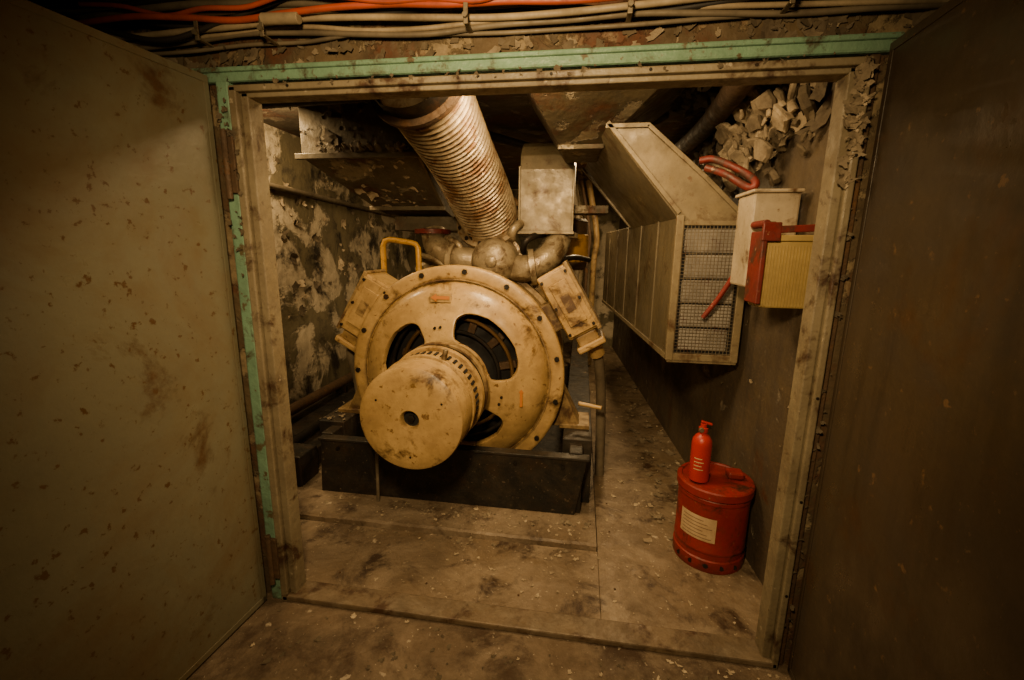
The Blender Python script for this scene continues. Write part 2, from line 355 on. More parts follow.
sweep('loose_cable', [(-1.9, 1.42, 2.22), (-1.6, 1.40, 2.13), (-1.35, 1.39, 2.07), (-1.15, 1.40, 2.11), (-.8, 1.4, 2.19), (-.5, 1.4, 2.22)], .008, m_cblack, cb, 10)
CX = (-1.6, -1.2, -.98, -.35, .1, .5, .9)
boxes('clips', [(x-.007, x+.007, 1.375, 1.46, 2.058, 2.063) for x in CX]+[(x-.007, x+.007, 1.370, 1.375, 2.055, 2.11) for x in CX], m_clip, cb, .002)
bolts('clip_bolts', [(x, 1.372, 2.075) for x in CX], (0, -1, 0), .008, .012, m_clip, cb)
cyl('cable_joint_sleeve', (-.98, 1.38, 2.105), (-.86, 1.38, 2.101), .016, m_ccream, cb)

# ------------------------------------------------------------------ generator
AX, AZ = -.685, .725
gen = G('diesel_generator', (AX, 2.4, PZ))
wins = [(3, 84), (119, 194), (206, 266), (-86, -34)]
prof = []
for r, y in [(.20, 2.245), (.215, 2.238), (.235, 2.240), (.25, 2.246), (.28, 2.255), (.31, 2.262), (.34, 2.272), (.36, 2.280), (.375, 2.288), (.40, 2.296), (.43, 2.305), (.46, 2.318), (.49, 2.335), (.515, 2.36), (.53, 2.392), (.535, 2.396), (.545, 2.385), (.56, 2.382), (.60, 2.382), (.615, 2.386), (.62, 2.395), (.62, 2.44), (.60, 2.45)]:
    prof.append((r, y))
ri, ro = .222, .405
pr = [p for p in prof if p[0] < ri]
N1 = 20
def yi(r):
    for (a, ya), (b, yb) in zip(prof, prof[1:]):
        if a <= r <= b and b > a: return ya+(yb-ya)*(r-a)/(b-a)
    return prof[-1][1]
mids = [ri+(ro-ri)*(.5-.5*math.cos(math.pi*i/N1)) for i in range(N1+1)]
rows = pr+[(r, yi(r)) for r in mids]+[p for p in prof if p[0] > ro]
i0 = len(pr); i1 = i0+N1
def gfac(r):
    t = max(-1, min(1, (r-(ri+ro)/2)/((ro-ri)/2)))
    if t < 0: return max(.75, (1-abs(t)**5)**(1/5))
    return max(.40, (1-abs(t)**2.6)**(1/2.6))
CW, CS = 26, 14; vs = []; fs = []; cols = []
srt = sorted([(a % 360, (a % 360)+(b-a)) for a, b in wins])
for k, (a, b) in enumerate(srt):
    nb = srt[(k+1) % len(srt)][0]+(360 if k == len(srt)-1 else 0)
    for i in range(CW): cols.append((k, 'w', i/CW, a, b, nb))
    for i in range(CS): cols.append((k, 's', i/CS, a, b, nb))
nc = len(cols)
for (r, y) in rows:
    g = gfac(r)
    for (k, ty, t, a, b, nb) in cols:
        m_, h_ = (a+b)/2, (b-a)/2*g
        n2 = srt[(k+1) % len(srt)]; w2 = n2[1]-n2[0]; nm = (n2[0]+n2[1])/2+(360 if k == len(srt)-1 else 0); nst = nm-w2/2*g
        th = (m_-h_+2*h_*t) if ty == 'w' else ((m_+h_)+(nst-(m_+h_))*t)
        th = math.radians(th); vs.append((AX+r*math.cos(th), y, AZ+r*math.sin(th)))
for j in range(len(rows)-1):
    for i in range(nc):
        if cols[i][1] == 'w' and i0 <= j < i1: continue
        k = (i+1) % nc; fs.append((j*nc+i, j*nc+k, (j+1)*nc+k, (j+1)*nc+i))
sh = autosmooth(pyd('end_shield', vs, fs, m_cream, gen), 50)
sm = sh.modifiers.new('t', 'SOLIDIFY'); sm.thickness = .035; sm.offset = -1
bv_ = sh.modifiers.new('b', 'BEVEL'); bv_.width = .005; bv_.segments = 2; bv_.limit_method = 'ANGLE'; bv_.angle_limit = math.radians(60)
bolts('flange_bolts', [(AX+.588*math.cos(math.radians(t)), 2.384, AZ+.588*math.sin(math.radians(t))) for t in range(12, 372, 24)], (0, -1, 0), .015, .012, m_dark, gen)
bolts('shield_bolts', [(AX+.30*math.cos(math.radians(t)), yi(.30)+.002, AZ+.30*math.sin(math.radians(t))) for t in (98, 104, -14, -22)], (0, -1, 0), .008, .01, m_dark, gen)
lathe('flange_seam', [(.538, 2.388), (.539, 2.3805), (.545, 2.3805), (.546, 2.388)], (AX, 0, AZ), m_cream2, gen)
lathe('rotor_body', [(.0, 2.36), (.12, 2.36), (.2, 2.42), (.30, 2.47), (.48, 2.49), (.52, 2.49)], (AX, 0, AZ), m_hole, gen)
for i, (r, y, m) in enumerate([(.25, 2.40, m_dark), (.325, 2.42, m_brass), (.385, 2.41, m_dark)]):
    lathe('rotor_ring_%d' % i, [(r+.012*math.cos(t*math.pi/5), y+.012*math.sin(t*math.pi/5)) for t in range(11)], (AX, 0, AZ), m, gen)
boxes('rotor_poles', [(AX+.29*math.cos(t)-.06, AX+.29*math.cos(t)+.06, 2.43, 2.47, AZ+.29*math.sin(t)-.022, AZ+.29*math.sin(t)+.022, Matrix.Rotation(-t, 3, 'Y')) for t in [i*math.pi/6+.2 for i in range(12)]], m_rustpipe, gen, .006)
# exciter drum
K = 1.09
lathe('exciter_drum', [(r*K if r > .05 else r, y) for r, y in [(.036, 1.73), (.036, 1.695), (.044, 1.683), (.10, 1.680), (.172, 1.680), (.180, 1.684), (.198, 1.687), (.2075, 1.694), (.211, 1.705), (.211, 1.85), (.205, 1.853), (.205, 1.862), (.217, 1.865), (.217, 1.895), (.207, 1.898), (.207, 2.01), (.222, 2.012), (.226, 2.04), (.215, 2.045)]], (AX, 0, AZ), m_cream, gen, n=128)
lathe('exciter_neck', [(.20, 2.04), (.19, 2.05), (.19, 2.13), (.21, 2.14)], (AX, 0, AZ), m_dark, gen)
lathe('exciter_rear_flange', [(.19, 2.105), (.232, 2.105), (.238, 2.112), (.238, 2.145), (.20, 2.15), (.195, 2.235), (.21, 2.25)], (AX, 0, AZ), m_dark, gen)
lathe('exciter_mount_ring', [(.232, 2.10), (.243, 2.10), (.246, 2.106), (.246, 2.135), (.232, 2.135)], (AX, 0, AZ), m_cream2, gen)
cyl('shaft_recess', (AX, 1.714, AZ), (AX, 1.74, AZ), .04, m_hole, gen)
cyl('shaft_nut', (AX, 1.698, AZ), (AX, 1.72, AZ), .017, m_dark, gen, 6)
boxes('vent_slots', [(AX+.2265*math.cos(t)-.004, AX+.2265*math.cos(t)+.004, 1.93, 1.985, AZ+.2265*math.sin(t)-.006, AZ+.2265*math.sin(t)+.006, Matrix.Rotation(-t, 3, 'Y')) for t in [i*math.pi/22 for i in range(44)]], m_hole, gen)
bolts('drum_screws', [(AX+.165*math.cos(math.radians(t)), 1.681, AZ+.165*math.sin(math.radians(t))) for t in (30, 150, 270)], (0, -1, 0), .005, .003, m_dark, gen)
bolts('flange_screws', [(AX+.222*math.cos(math.radians(t)), 2.106, AZ+.222*math.sin(math.radians(t))) for t in range(0, 360, 30)], (0, -1, 0), .01, .01, m_dark, gen)
cyl('lubricator', (AX+.09, 1.89, AZ+.21), (AX+.10, 1.89, AZ+.265), .012, m_cast, gen)
ar = [(-.055, .0), (-.022, .022), (-.022, .009), (.05, .009), (.05, -.009), (-.022, -.009), (-.022, -.022)]
pyd('rotation_arrow', [(AX-.05+x, 2.2955, AZ+.45+z) for x, z in ar], [tuple(range(7))], m_orange, gen)
box('rotation_arrow_backing', AX-.108, AX+.006, 2.2985, 2.325, AZ+.425, AZ+.475, m_cream, gen, .002)
pyd('side_mark', [(AX+.395+x, 2.284, AZ-.08+z) for x, z in [(-.007, -.05), (.007, -.05), (.007, .03), (.014, .03), (0, .05), (-.014, .03), (-.007, .03)]], [tuple(range(7))], m_orange, gen)
# stator body
lathe('stator_body', [(.60, 2.44), (.575, 2.46), (.56, 2.50), (.56, 2.95), (.59, 2.96), (.59, 3.02), (.50, 3.05), (.3, 3.1), (0, 3.1)], (AX, 0, AZ), m_cream2, gen)
lathe('stator_rib', [(.56, 2.66), (.58, 2.665), (.58, 2.69), (.56, 2.695)], (AX, 0, AZ), m_cream2, gen)
def tbox(nm, cx, cz, dx, dz, L, W, sgn):
    g = gen; d = Vector((dx, 0, dz)).normalized(); n = Vector((-d.z, 0, d.x)) * sgn
    C = Vector((cx, 2.50, cz)); Y = Vector((0, 1, 0))
    def bx(n_, l0, l1, w0, w1, y0, y1, m, bv=.006):
        a = [C+d*l0+n*w0, C+d*l1+n*w0, C+d*l1+n*w1, C+d*l0+n*w1]
        loft(nm+n_, [v+Y*y0 for v in a], [v+Y*y1 for v in a], m, g, bv)
    bx('_body', -L*.5, L*.30, -W*.55, W*.5, -.09, .16, m_cream, .012)
    bx('_cover', -L*.47, L*.27, -W*.50, W*.45, -.105, -.09, m_cream, .004)
    bx('_cover_panel', -L*.36, L*.16, -W*.3, W*.28, -.113, -.105, m_cream, .004)
    bx('_nameplate', -L*.20, L*.0, -W*.15, W*.15, -.115, -.113, m_cream2, .001)
    bx('_lid_flange', -L*.52, L*.32, W*.42, W*.55, -.10, .17, m_cream2, .004)
    bx('_nose', L*.30, L*.44, -W*.38, W*.34, -.07, .12, m_cream, .012)
    bx('_nose_collar', L*.42, L*.50, -W*.50, W*.46, -.085, .13, m_cream, .01)
    bx('_mount', -L*.2, L*.15, -W*1.0, -W*.5, -.04, .12, m_cream2, .01)
    bolts(nm+'_bolts', [C+d*l+n*w+Y*-.106 for l in (-L*.43, -L*.1, L*.23) for w in (-W*.44, W*.39)], (0, -1, 0), .009, .01, m_dark, g)
tbox('terminal_box_right', -.035, 1.115, .50, -.85, .48, .17, 1)
tbox('terminal_box_left', -1.255, 1.05, -.50, -.85, .46, .17, -1)
for s, nm in ((1, 'right'), (-1, 'left')):
    x0 = AX+s*.55; x1 = AX+s*.72
    loft('foot_'+nm, [(x0, 2.46, .78), (x1, 2.46, .43), (AX+s*.42, 2.46, .43), (AX+s*.42, 2.46, .6)], [(x0, 2.62, .78), (x1, 2.62, .43), (AX+s*.42, 2.62, .43), (AX+s*.42, 2.62, .6)], m_cream2, gen, .006)
    box('foot_pad_'+nm, min(AX+s*.6, AX+s*.77), max(AX+s*.6, AX+s*.77), 2.44, 2.66, .425, .45, m_cream2, gen)
bs = gen
loft('skid_front_plate', [(-1.43, 2.17, PZ), (.02, 2.17, PZ), (.075, 2.15, .385), (-1.40, 2.15, .385)], [(-1.43, 2.2, PZ), (.02, 2.2, PZ), (.075, 2.18, .385), (-1.40, 2.18, .385)], m_black, bs, .004)
boxes('skid_rails', [(-.06, .10, 2.30, 5.2, PZ, .425), (-1.50, -1.34, 2.30, 5.2, PZ, .425), (-.02, .05, 2.19, 2.32, PZ, .40), (-1.42, -1.35, 2.19, 2.32, PZ, .40)], m_black, bs, .005)
box('skid_pan', -1.34, -.06, 2.2, 5.2, PZ, .07, m_black, bs, 0)
box('skid_lip', -1.41, .085, 2.14, 2.20, .375, .39, m_black, bs, .003)
bolts('skid_bolts', [(x, 2.155, .33) for x in (-1.3, -1.0, -.3, -.05)], (0, -1, 0), .012, .01, m_dark, bs)
cyl('drain_rod', (-1.06, 2.12, PZ), (-1.06, 2.13, .36), .009, m_cgrey, bs)
# engine
box('crankcase', -1.1, -.27, 3.08, 4.9, .3, 1.0, m_cream2, gen, .03)
for s in (-1, 1):
    R = Matrix.Rotation(math.radians(32*s), 3, 'Y')
    box('cylinder_bank_%s' % ('r' if s > 0 else 'l'), AX+s*.30-.15, AX+s*.30+.15, 3.15, 4.85, .88, 1.34, m_cream2, gen, .03, R)
    for i in range(4):
        box('rocker_cover_%d_%d' % (s, i), AX+s*.42-.12, AX+s*.42+.12, 3.2+i*.42, 3.55+i*.42, 1.24, 1.36, m_cast, gen, .03, R)
box('gear_housing', -1.15, -.22, 3.02, 3.14, .4, 1.25, m_cream2, gen, .05)
# turbo
TC = Vector((-.565, 2.93, 1.352))
lathe('turbo_housing', [(0, -.12), (.05, -.118), (.10, -.10), (.14, -.06), (.16, 0), (.165, .03), (.185, .035), (.185, .06), (.165, .065), (.15, .12), (.10, .20), (0, .22)], TC, m_cast, gen)
lathe('turbo_nose', [(0, -.135), (.025, -.132), (.035, -.125), (.04, -.11)], TC, m_cast, gen)
bolts('turbo_bolts', [TC+Vector((.176*math.cos(t), .034, .176*math.sin(t))) for t in [i*math.pi/8 for i in range(16)]], (0, -1, 0), .009, .012, m_clip, gen)
sweep('manifold_right', [TC+Vector((.06, .06, -.04)), TC+Vector((.22, .0, -.04)), TC+Vector((.34, .02, .02)), (-.165, 3.02, 1.46), (-.15, 3.12, 1.52)], lambda t: .09-.01*t, m_cast, gen, 24)
sweep('manifold_left', [TC+Vector((-.06, .06, .0)), TC+Vector((-.24, .03, .01)), TC+Vector((-.38, .08, .06)), (-1.01, 3.08, 1.46), (-1.04, 3.12, 1.54)], lambda t: .088, m_cast, gen, 24)
lathe('manifold_flange_left', [(0, 0), (.125, 0), (.125, .03), (.08, .035), (0, .035)], (-1.045, 3.12, 1.53), m_redold, gen, (0, 0, 1))
lathe('manifold_flange_right', [(0, 0), (.115, 0), (.115, .03), (.08, .035), (0, .035)], (-.145, 3.12, 1.51), m_cast, gen, (0, 0, 1))
lathe('manifold_collar_right', [(.09, 0), (.118, 0), (.118, .035), (.09, .04)], (-.33, 2.935, 1.315), m_cast, gen, (1, .1, .15))
lathe('manifold_collar_left', [(.082, 0), (.112, 0), (.112, .035), (.082, .04)], (-.83, 2.96, 1.362), m_cast, gen, (-1, .15, .1))
sweep('turbo_outlet', [TC+Vector((0, .08, .08)), TC+Vector((-.02, .10, .17)), (-.615, 3.03, 1.60)], lambda t: .10+.07*t, m_cast, gen, 28)
for i, (dx, dz, r) in enumerate([(-.13, .19, .028), (.10, .20, .03), (.17, .13, .022), (-.2, .10, .022), (.28, -.02, .018), (-.3, -.02, .018)]):
    sweep('pipe_%d' % i, [TC+Vector((dx, .1, dz-.12)), TC+Vector((dx*1.2, .0, dz)), TC+Vector((dx*1.8, .12, dz+.05)), TC+Vector((dx*2.2, .4, dz+.03))], r, m_cast if i % 2 else m_dark, gen, 14)
lathe('air_filter_drum', [(0, 0), (.12, 0), (.14, .02), (.14, .36), (.12, .38), (0, .38)], (-.10, 3.55, 1.28), m_rustpipe, gen, (0, 0, 1))
lathe('ochre_drum_band', [(.141, .06), (.146, .065), (.146, .26), (.141, .265)], (-.10, 3.55, 1.28), m_yel, gen, (0, 0, 1))
sweep('yellow_rail', [Vector(p) for p in ((-1.32, 2.9, 1.15), (-1.32, 2.9, 1.44), (-1.305, 2.9, 1.475), (-1.27, 2.9, 1.485), (-1.12, 2.9, 1.465), (-1.09, 2.9, 1.455), (-1.075, 2.9, 1.43), (-1.07, 2.9, 1.15))], .019, m_yel, gen, 14, raw=True)
sweep('conduit_right', [(.10, 2.56, .90), (.125, 2.6, .80), (.15, 2.66, .6), (.165, 2.7, .3), (.17, 2.7, FZ)], .03, m_cgrey, gen, 16)
cyl('conduit_elbow', (.08, 2.53, .93), (.115, 2.57, .84), .045, m_cream, gen)
cyl('drain_tap', (.02, 2.50, .56), (.15, 2.46, .555), .012, m_cream, gen)
sweep('conduit_left', [(-1.40, 2.55, .85), (-1.41, 2.56, .75), (-1.40, 2.6, .6), (-1.38, 2.6, .42)], .028, m_cgrey, gen, 16)

# ------------------------------------------------------------------ bellows
bp_ = G('exhaust_bellows_pipe', (-.66, 2.6, 1.9))
P0 = Vector((-.62, 3.03, 1.63)); P1 = Vector((-.735, 2.02, 2.155)); pts = []
mid = (P0+P1)/2+Vector((.0, .07, .06))
NB = 480
for i in range(NB+1):
    t = i/NB; pts.append(P0*(1-t)**2+mid*2*t*(1-t)+P1*t*t)
sweep('bellows', pts, lambda t: .183+.0105*math.sin(t*2*math.pi*36)+.004*math.sin(t*9), m_bell, bp_, 48, raw=True, ang=80)
d0 = (mid-P0).normalized(); d1 = (P1-mid).normalized()
lathe('lower_flange', [(.15, -.03), (.225, -.03), (.23, -.025), (.23, -.002), (.20, .002), (.19, .03), (.17, .04)], P0, m_bell, bp_, d0)
u = d0.orthogonal().normalized(); w = d0.cross(u)
bolts('lower_flange_bolts', [P0-d0*.04+(u*math.cos(t)+w*math.sin(t))*.208 for t in [i*math.pi/6 for i in range(12)]], d0, .013, .055, m_dark, bp_)
lathe('upper_flange', [(.17, -.04), (.20, -.03), (.205, 0), (.225, .005), (.23, .01), (.23, .03), (.2, .035)], P1-d1*.03, m_rustpipe, bp_, d1)
lathe('upper_pipe', [(.2, 0), (.2, .08)], P1, m_dark, bp_, d1)

# ------------------------------------------------------------------ ducts
vd = G('ventilation_duct', (.6, 3, 1.4))
Y0, SL = 2.27, -.085
def F(P, y): return [Vector((x+SL*(y-2.27), y, z)) for x, z in P]
loft('duct_trunk', F([(.74, 1.585), (.765, .91), (.44, .91), (.44, 1.60), (.55, 1.60)], Y0), F([(.74, 1.585), (.765, .91), (.44, .91), (.44, 1.60), (.55, 1.60)], 4.7), m_ductshade, vd, .004)
loft('duct_elbow', F([(.09, 2.0), (.275, 2.0), (.55, 1.765), (.74, 1.585), (.44, 1.585)], Y0), F([(.09, 2.0), (.275, 2.0), (.55, 1.765), (.74, 1.585), (.44, 1.585)], 3.4), m_ductshade, vd, .004)
def strip(nm, a, b, wd, y0, y1, m):
    a, b = Vector((a[0], 0, a[1])), Vector((b[0], 0, b[1])); d = (b-a).normalized(); n = Vector((d.z, 0, -d.x))
    q_ = [a, b, b+n*wd, a+n*wd]
    return loft(nm, [v+Vector((0, y0, 0)) for v in q_], [v+Vector((0, y1, 0)) for v in q_], m, vd, .002)
fp = [(.085, 2.005), (.28, 2.005), (.555, 1.77), (.745, 1.588), (.745, 1.56), (.435, 1.56), (.435, 1.602)]
loft('elbow_face', [Vector((x, Y0-.012, z)) for x, z in fp], [Vector((x, Y0, z)) for x, z in fp], m_duct, vd, .003)
for i, (a, b) in enumerate([((.435, 1.602), (.085, 2.005)), ((.085, 2.005), (.28, 2.005)), ((.28, 2.005), (.555, 1.77)), ((.555, 1.77), (.748, 1.588))]):
    strip('angle_%d' % i, a, b, .020, Y0-.022, Y0-.012, m_duct)
box('frame_left', .432, .466, Y0-.026, Y0+.005, .905, 1.60, m_duct, vd)
box('frame_right', .732, .768, Y0-.026, Y0+.005, .905, 1.585, m_duct, vd)
box('frame_bottom', .432, .768, Y0-.024, Y0+.005, .905, .94, m_duct, vd)
box('frame_top', .432, .75, Y0-.020, Y0+.005, 1.553, 1.575, m_duct, vd)
box('filter_backing', .46, .74, Y0-.006, Y0+.02, .93, 1.56, m_hole, vd, 0)
for i in range(5):
    z = .955+i*.118
    o = box('filter_bag_%d' % i, .475+random.uniform(0, .012), .728-random.uniform(0, .015), Y0-.014, Y0+.03, z, z+.110, m_filter, vd, .01)
wires = []
x = .468
while x < .732:
    wires.append((x-.0011, x+.0011, Y0-.022, Y0-.0195, .94, 1.553)); x += .0165
z = .945
while z < 1.552:
    wires.append((.466, .732, Y0-.0225, Y0-.020, z-.0011, z+.0011)); z += .0165
boxes('wire_mesh', wires, m_clip, vd)
seams = []
for y in (2.62, 3.05, 3.5, 3.95, 4.4):
    x = .44+SL*(y-2.27); seams.append((x-.006, x+.004, y-.010, y+.010, .912, 1.597))
boxes('side_seams', seams, m_ductshade, vd, .002)
loft('trunk_bottom_angle', F([(.432, .905), (.44, .905), (.44, .93), (.432, .93)], Y0), F([(.432, .905), (.44, .905), (.44, .93), (.432, .93)], 4.7), m_duct, vd, 0)
loft('elbow_rear_angle', F([(.08, 2.005), (.435, 1.60), (.425, 1.59), (.07, 1.995)], 3.37), F([(.08, 2.005), (.435, 1.60), (.425, 1.59), (.07, 1.995)], 3.41), m_duct, vd, 0)
strip('bottom_angle', (.44, .905), (.765, .905), .012, Y0-.02, Y0+.06, m_duct)
flakes('duct_top_flakes', lambda: ((random.uniform(.12, .27), random.uniform(2.28, 3.0), 2.006), (0, 0, 1)), 40, .01, .03, m_flakeM, .5, vd, .2)

idc = G('air_intake_duct', (-.24, 3.1, 1.8))
pf = [(2.98, 1.545), (2.98, 1.93), (3.0, 2.02), (3.06, 2.08), (3.15, 2.12), (3.6, 2.14), (3.6, 1.545)]
loft('intake_body', [(-.41, y, z) for y, z in pf], [(-.07, y, z) for y, z in pf], m_duct, idc, .006)
boxes('intake_flanges', [(-.425, -.055, 2.965, 3.62, 1.53, 1.55), (-.418, -.405, 2.968, 2.985, 1.54, 1.95), (-.075, -.062, 2.968, 2.985, 1.54, 1.95)], m_duct, idc, .003)
box('intake_branch', -.07, .16, 3.1, 3.3, 1.67, 1.72, m_ductold, idc)
hp = G('ceiling_hopper', (.05, 2.4, 2.1))
loft('hopper_body', [(-.36, 1.8, 2.255), (.50, 1.8, 2.255), (.50, 2.93, 2.255), (-.32, 2.93, 2.255)], [(-.14, 2.55, 1.97), (.08, 2.55, 1.97), (.06, 2.9, 1.95), (-.12, 2.9, 1.95)], m_ductold, hp, .006)
boxes('hopper_battens', [(-.38, .52, 1.785, 1.81, 2.20, 2.255), (-.15, .09, 2.53, 2.56, 1.955, 1.98)], m_ductold, hp, .003)
ul = G('extract_duct', (-1.3, 3, 2))
def sec(y, zb, xl, xr=-.955): return [Vector((xl, y, zb)), Vector((xr, y, zb)), Vector((xr, y, 2.255)), Vector((xl, y, 2.255))]
loft('duct_front', sec(2.6, 1.95, -1.67), sec(3.12, 1.715, -1.48, -.975), m_ductold, ul, .004)
loft('duct_rear', sec(3.12, 1.71, -1.48, -.975), sec(3.75, 1.60, -1.45, -.98), m_ductold, ul, .004)
boxes('duct_flanges', [(-1.70, -.935, 2.575, 2.605, 1.938, 1.97), (-1.5, -.95, 3.10, 3.135, 1.69, 1.718)], m_ductshade, ul, .003)
box('duct_plenum', -1.40, -.86, 3.3, 3.8, 1.56, 1.66, m_ductold, ul)
loft('side_angle', [(-.95, 2.6, 1.94), (-.935, 2.6, 1.94), (-.935, 2.6, 1.97), (-.95, 2.6, 1.97)], [(-.975, 3.12, 1.705), (-.955, 3.12, 1.705), (-.955, 3.12, 1.735), (-.975, 3.12, 1.735)], m_ductshade, ul, 0)
lumps('ledge_plaster', lambda: ((random.uniform(-1.5, -.96), 2.575, 1.985+abs(random.gauss(0, .012))), (0, 0, 1)), 22, .010, .032, m_flakeM, ul)
flakes('duct_flakes', lambda: ((random.uniform(-1.40, -.96), 2.585, 1.975+abs(random.gauss(0, .025))), (0, -.6, .8)), 16, .010, .035, m_flake, .7, ul)
flakes('duct_flakes_dark', lambda: ((random.uniform(-1.66, -.96), 2.594, random.uniform(1.98, 2.24)), (0, -1, .1)), 30, .012, .05, m_flakeD, .4, ul, .15)
def gdu():
    t = random.random(); return ((random.uniform(-1.55+.1*t, -.98), 2.62+.5*t, 1.942-.235*t), (0, -.4, -1))
flakes('duct_underside_flakes', gdu, 45, .008, .035, m_flake, .5, ul, .2)
# ceiling pipes
cp = G('ceiling_pipework', (.6, 2.6, 2.15))
sweep('rusty_pipe', [(.60, 1.75, 2.16), (.63, 2.2, 2.13), (.66, 3.0, 2.12), (.60, 4.4, 2.12)], .055, m_rustpipe, cp, 20)
sweep('thin_pipe', [(-1.2, 1.7, 2.2), (-1.1, 2.5, 2.2), (-.2, 3.9, 2.18)], .03, m_dark, cp, 14)
sweep('cross_pipe', [(-2.15, 2.3, 2.15), (-1.2, 2.25, 2.16), (-1.0, 2.25, 2.16)], .03, m_dark, cp, 14)
for i, (x, r) in enumerate(((-.05, .03), (.06, .02), (.14, .035), (.0, .045))):
    sweep('riser_%d' % i, [(x, 5.2+.1*i, PZ), (x, 5.2+.1*i, 1.2), (x+.02, 5.2+.1*i, 1.6), (x-.1, 5.2+.1*i, 2.2)], r, (m_cgrey, m_rustpipe, m_cream2, m_cast)[i], cp, 12)
lw = G('wall_conduit', (-2.17, 3, 1.8))
cyl('conduit', (-2.17, 1.7, 1.88), (-2.17, 6.3, 1.76), .02, m_cgrey, lw)
tb = G('pipe_trench_cover', (-1.9, 3.4, PZ))
box('trench_box', -2.19, -1.62, 2.35, 6.2, FZ, .17, m_black, tb, .006)
cyl('trench_pipe', (-2.05, 1.7, .26), (-2.05, 6.2, .26), .04, m_rustpipe, tb)
cyl('trench_pipe_2', (-1.75, 2.1, .22), (-1.75, 6.2, .22), .03, m_dark, tb)
boxes('pipe_stands', [(-2.10, -2.0, y, y+.03, FZ, .23) for y in (1.8, 2.5, 3.5, 4.5)]+[(-1.79, -1.71, y, y+.03, FZ, .2) for y in (2.15, 3.2, 4.2)], m_dark, tb)
box('valve_block', -1.72, -1.56, 2.18, 2.36, PZ, .24, m_black, tb, .01)
# ------------------------------------------------------------------ wall boxes on right
wb = G('wall_battery_case', (.74, 1.9, 1.5))
box('white_case', .635, .80, 1.88, 2.06, 1.30, 1.655, m_white, wb, .008)
box('white_case_top', .625, .805, 1.865, 2.075, 1.655, 1.668, m_white, wb, .004)
box('latch', .69, .72, 1.868, 1.885, 1.50, 1.55, m_clip, wb)
yb = G('ribbed_yellow_case', (.735, 1.75, 1.35))
box('case', .652, .835, 1.76, 1.87, 1.235, 1.475, m_yellow, yb, .005)
boxes('ribs', [(.66+i*.0105, .664+i*.0105, 1.757, 1.762, 1.24, 1.46) for i in range(17)], m_yellow, yb, .001)
box('case_lid', .645, .838, 1.75, 1.875, 1.475, 1.497, m_yellow, yb, .004)
rb = G('red_wall_bracket', (.66, 1.78, 1.45))
boxes('bracket_bars', [(.632, .65, 1.74, 1.86, 1.25, 1.51), (.628, .69, 1.735, 1.75, 1.475, 1.54), (.628, .84, 1.736, 1.744, 1.505, 1.53, Matrix.Rotation(-.05, 3, 'Y'))], m_redold, rb, .004)
cyl('bracket_roll', (.64, 1.74, 1.535), (.64, 1.86, 1.535), .014, m_redold, rb)
hs = G('red_hose', (.62, 2.15, 1.5))
sweep('hose_loop', [(.50, 2.21, 1.83), (.56, 2.19, 1.83), (.66, 2.13, 1.77), (.70, 2.08, 1.72), (.68, 2.09, 1.70), (.60, 2.16, 1.765), (.53, 2.21, 1.80)], .016, m_redold, hs, 14)
sweep('hose_tail', [(.70, 2.10, 1.70), (.715, 2.1, 1.55), (.70, 2.12, 1.41), (.64, 2.16, 1.25), (.575, 2.19, 1.13)], .011, m_redold, hs, 12)
def gw():
    y = random.uniform(1.85, 3.2); return ((wx(y)-.03, y, min(2.2, 1.97+random.gauss(0, .12))), (-1, -.35, .1))
def gw2():
    y = random.uniform(1.95, 2.7); return ((wx(y)-.05-random.random()*.06, y, min(2.15, 1.96+random.gauss(0, .09))), (-1, -.35, .1))
lumps('plaster_chunks', gw2, 34, .025, .075, m_flake, wr)
lumps('plaster_chunks_mid', gw2, 46, .02, .06, m_flakeM, wr)
lumps('plaster_chunks_dark', gw, 80, .02, .07, m_flakeD, wr)
flakes('plaster_flakes_mid', gw, 50, .015, .05, m_flakeM, .7, wr)
flakes('plaster_flakes_dark', gw, 60, .02, .06, m_flakeD, .7, wr)
flakes('ceiling_flakes_right', lambda: ((random.uniform(.35, .8), random.uniform(1.8, 3.0), 2.235), (0, -.2, -1)), 110, .02, .08, m_flakeD, .7, ceil)
flakes('ceiling_flakes_left', lambda: ((random.uniform(-2.1, -.9), random.uniform(1.8, 2.55), 2.245), (0, -.2, -1)), 160, .02, .07, m_flakeD, .7, ceil)
flakes('ceiling_flakes_mid', lambda: ((random.uniform(-.5, .5), random.uniform(3.6, 5.5), 2.245), (0, -.2, -1)), 100, .02, .07, m_flakeM, .7, ceil)
flakes('wall_flakes', lambda: ((-2.195, random.uniform(2.2, 5.0), random.uniform(.9, 2.1)), (1, -.2, 0)), 60, .015, .05, m_flakeD, .5, wl, .25)
flakes('wall_flakes_light', lambda: ((-2.195, random.uniform(2.2, 5.0), random.uniform(.8, 2.1)), (1, -.2, 0)), 60, .015, .06, m_flake, .5, wl, .25)
def ge():
    y = random.uniform(1.8, 4); return ((wx(y)-.005, y, random.uniform(.3, 1.3)), (-1, -.2, 0))
flakes('stray_flakes', ge, 22, .005, .02, m_flakeM, .5, wr)
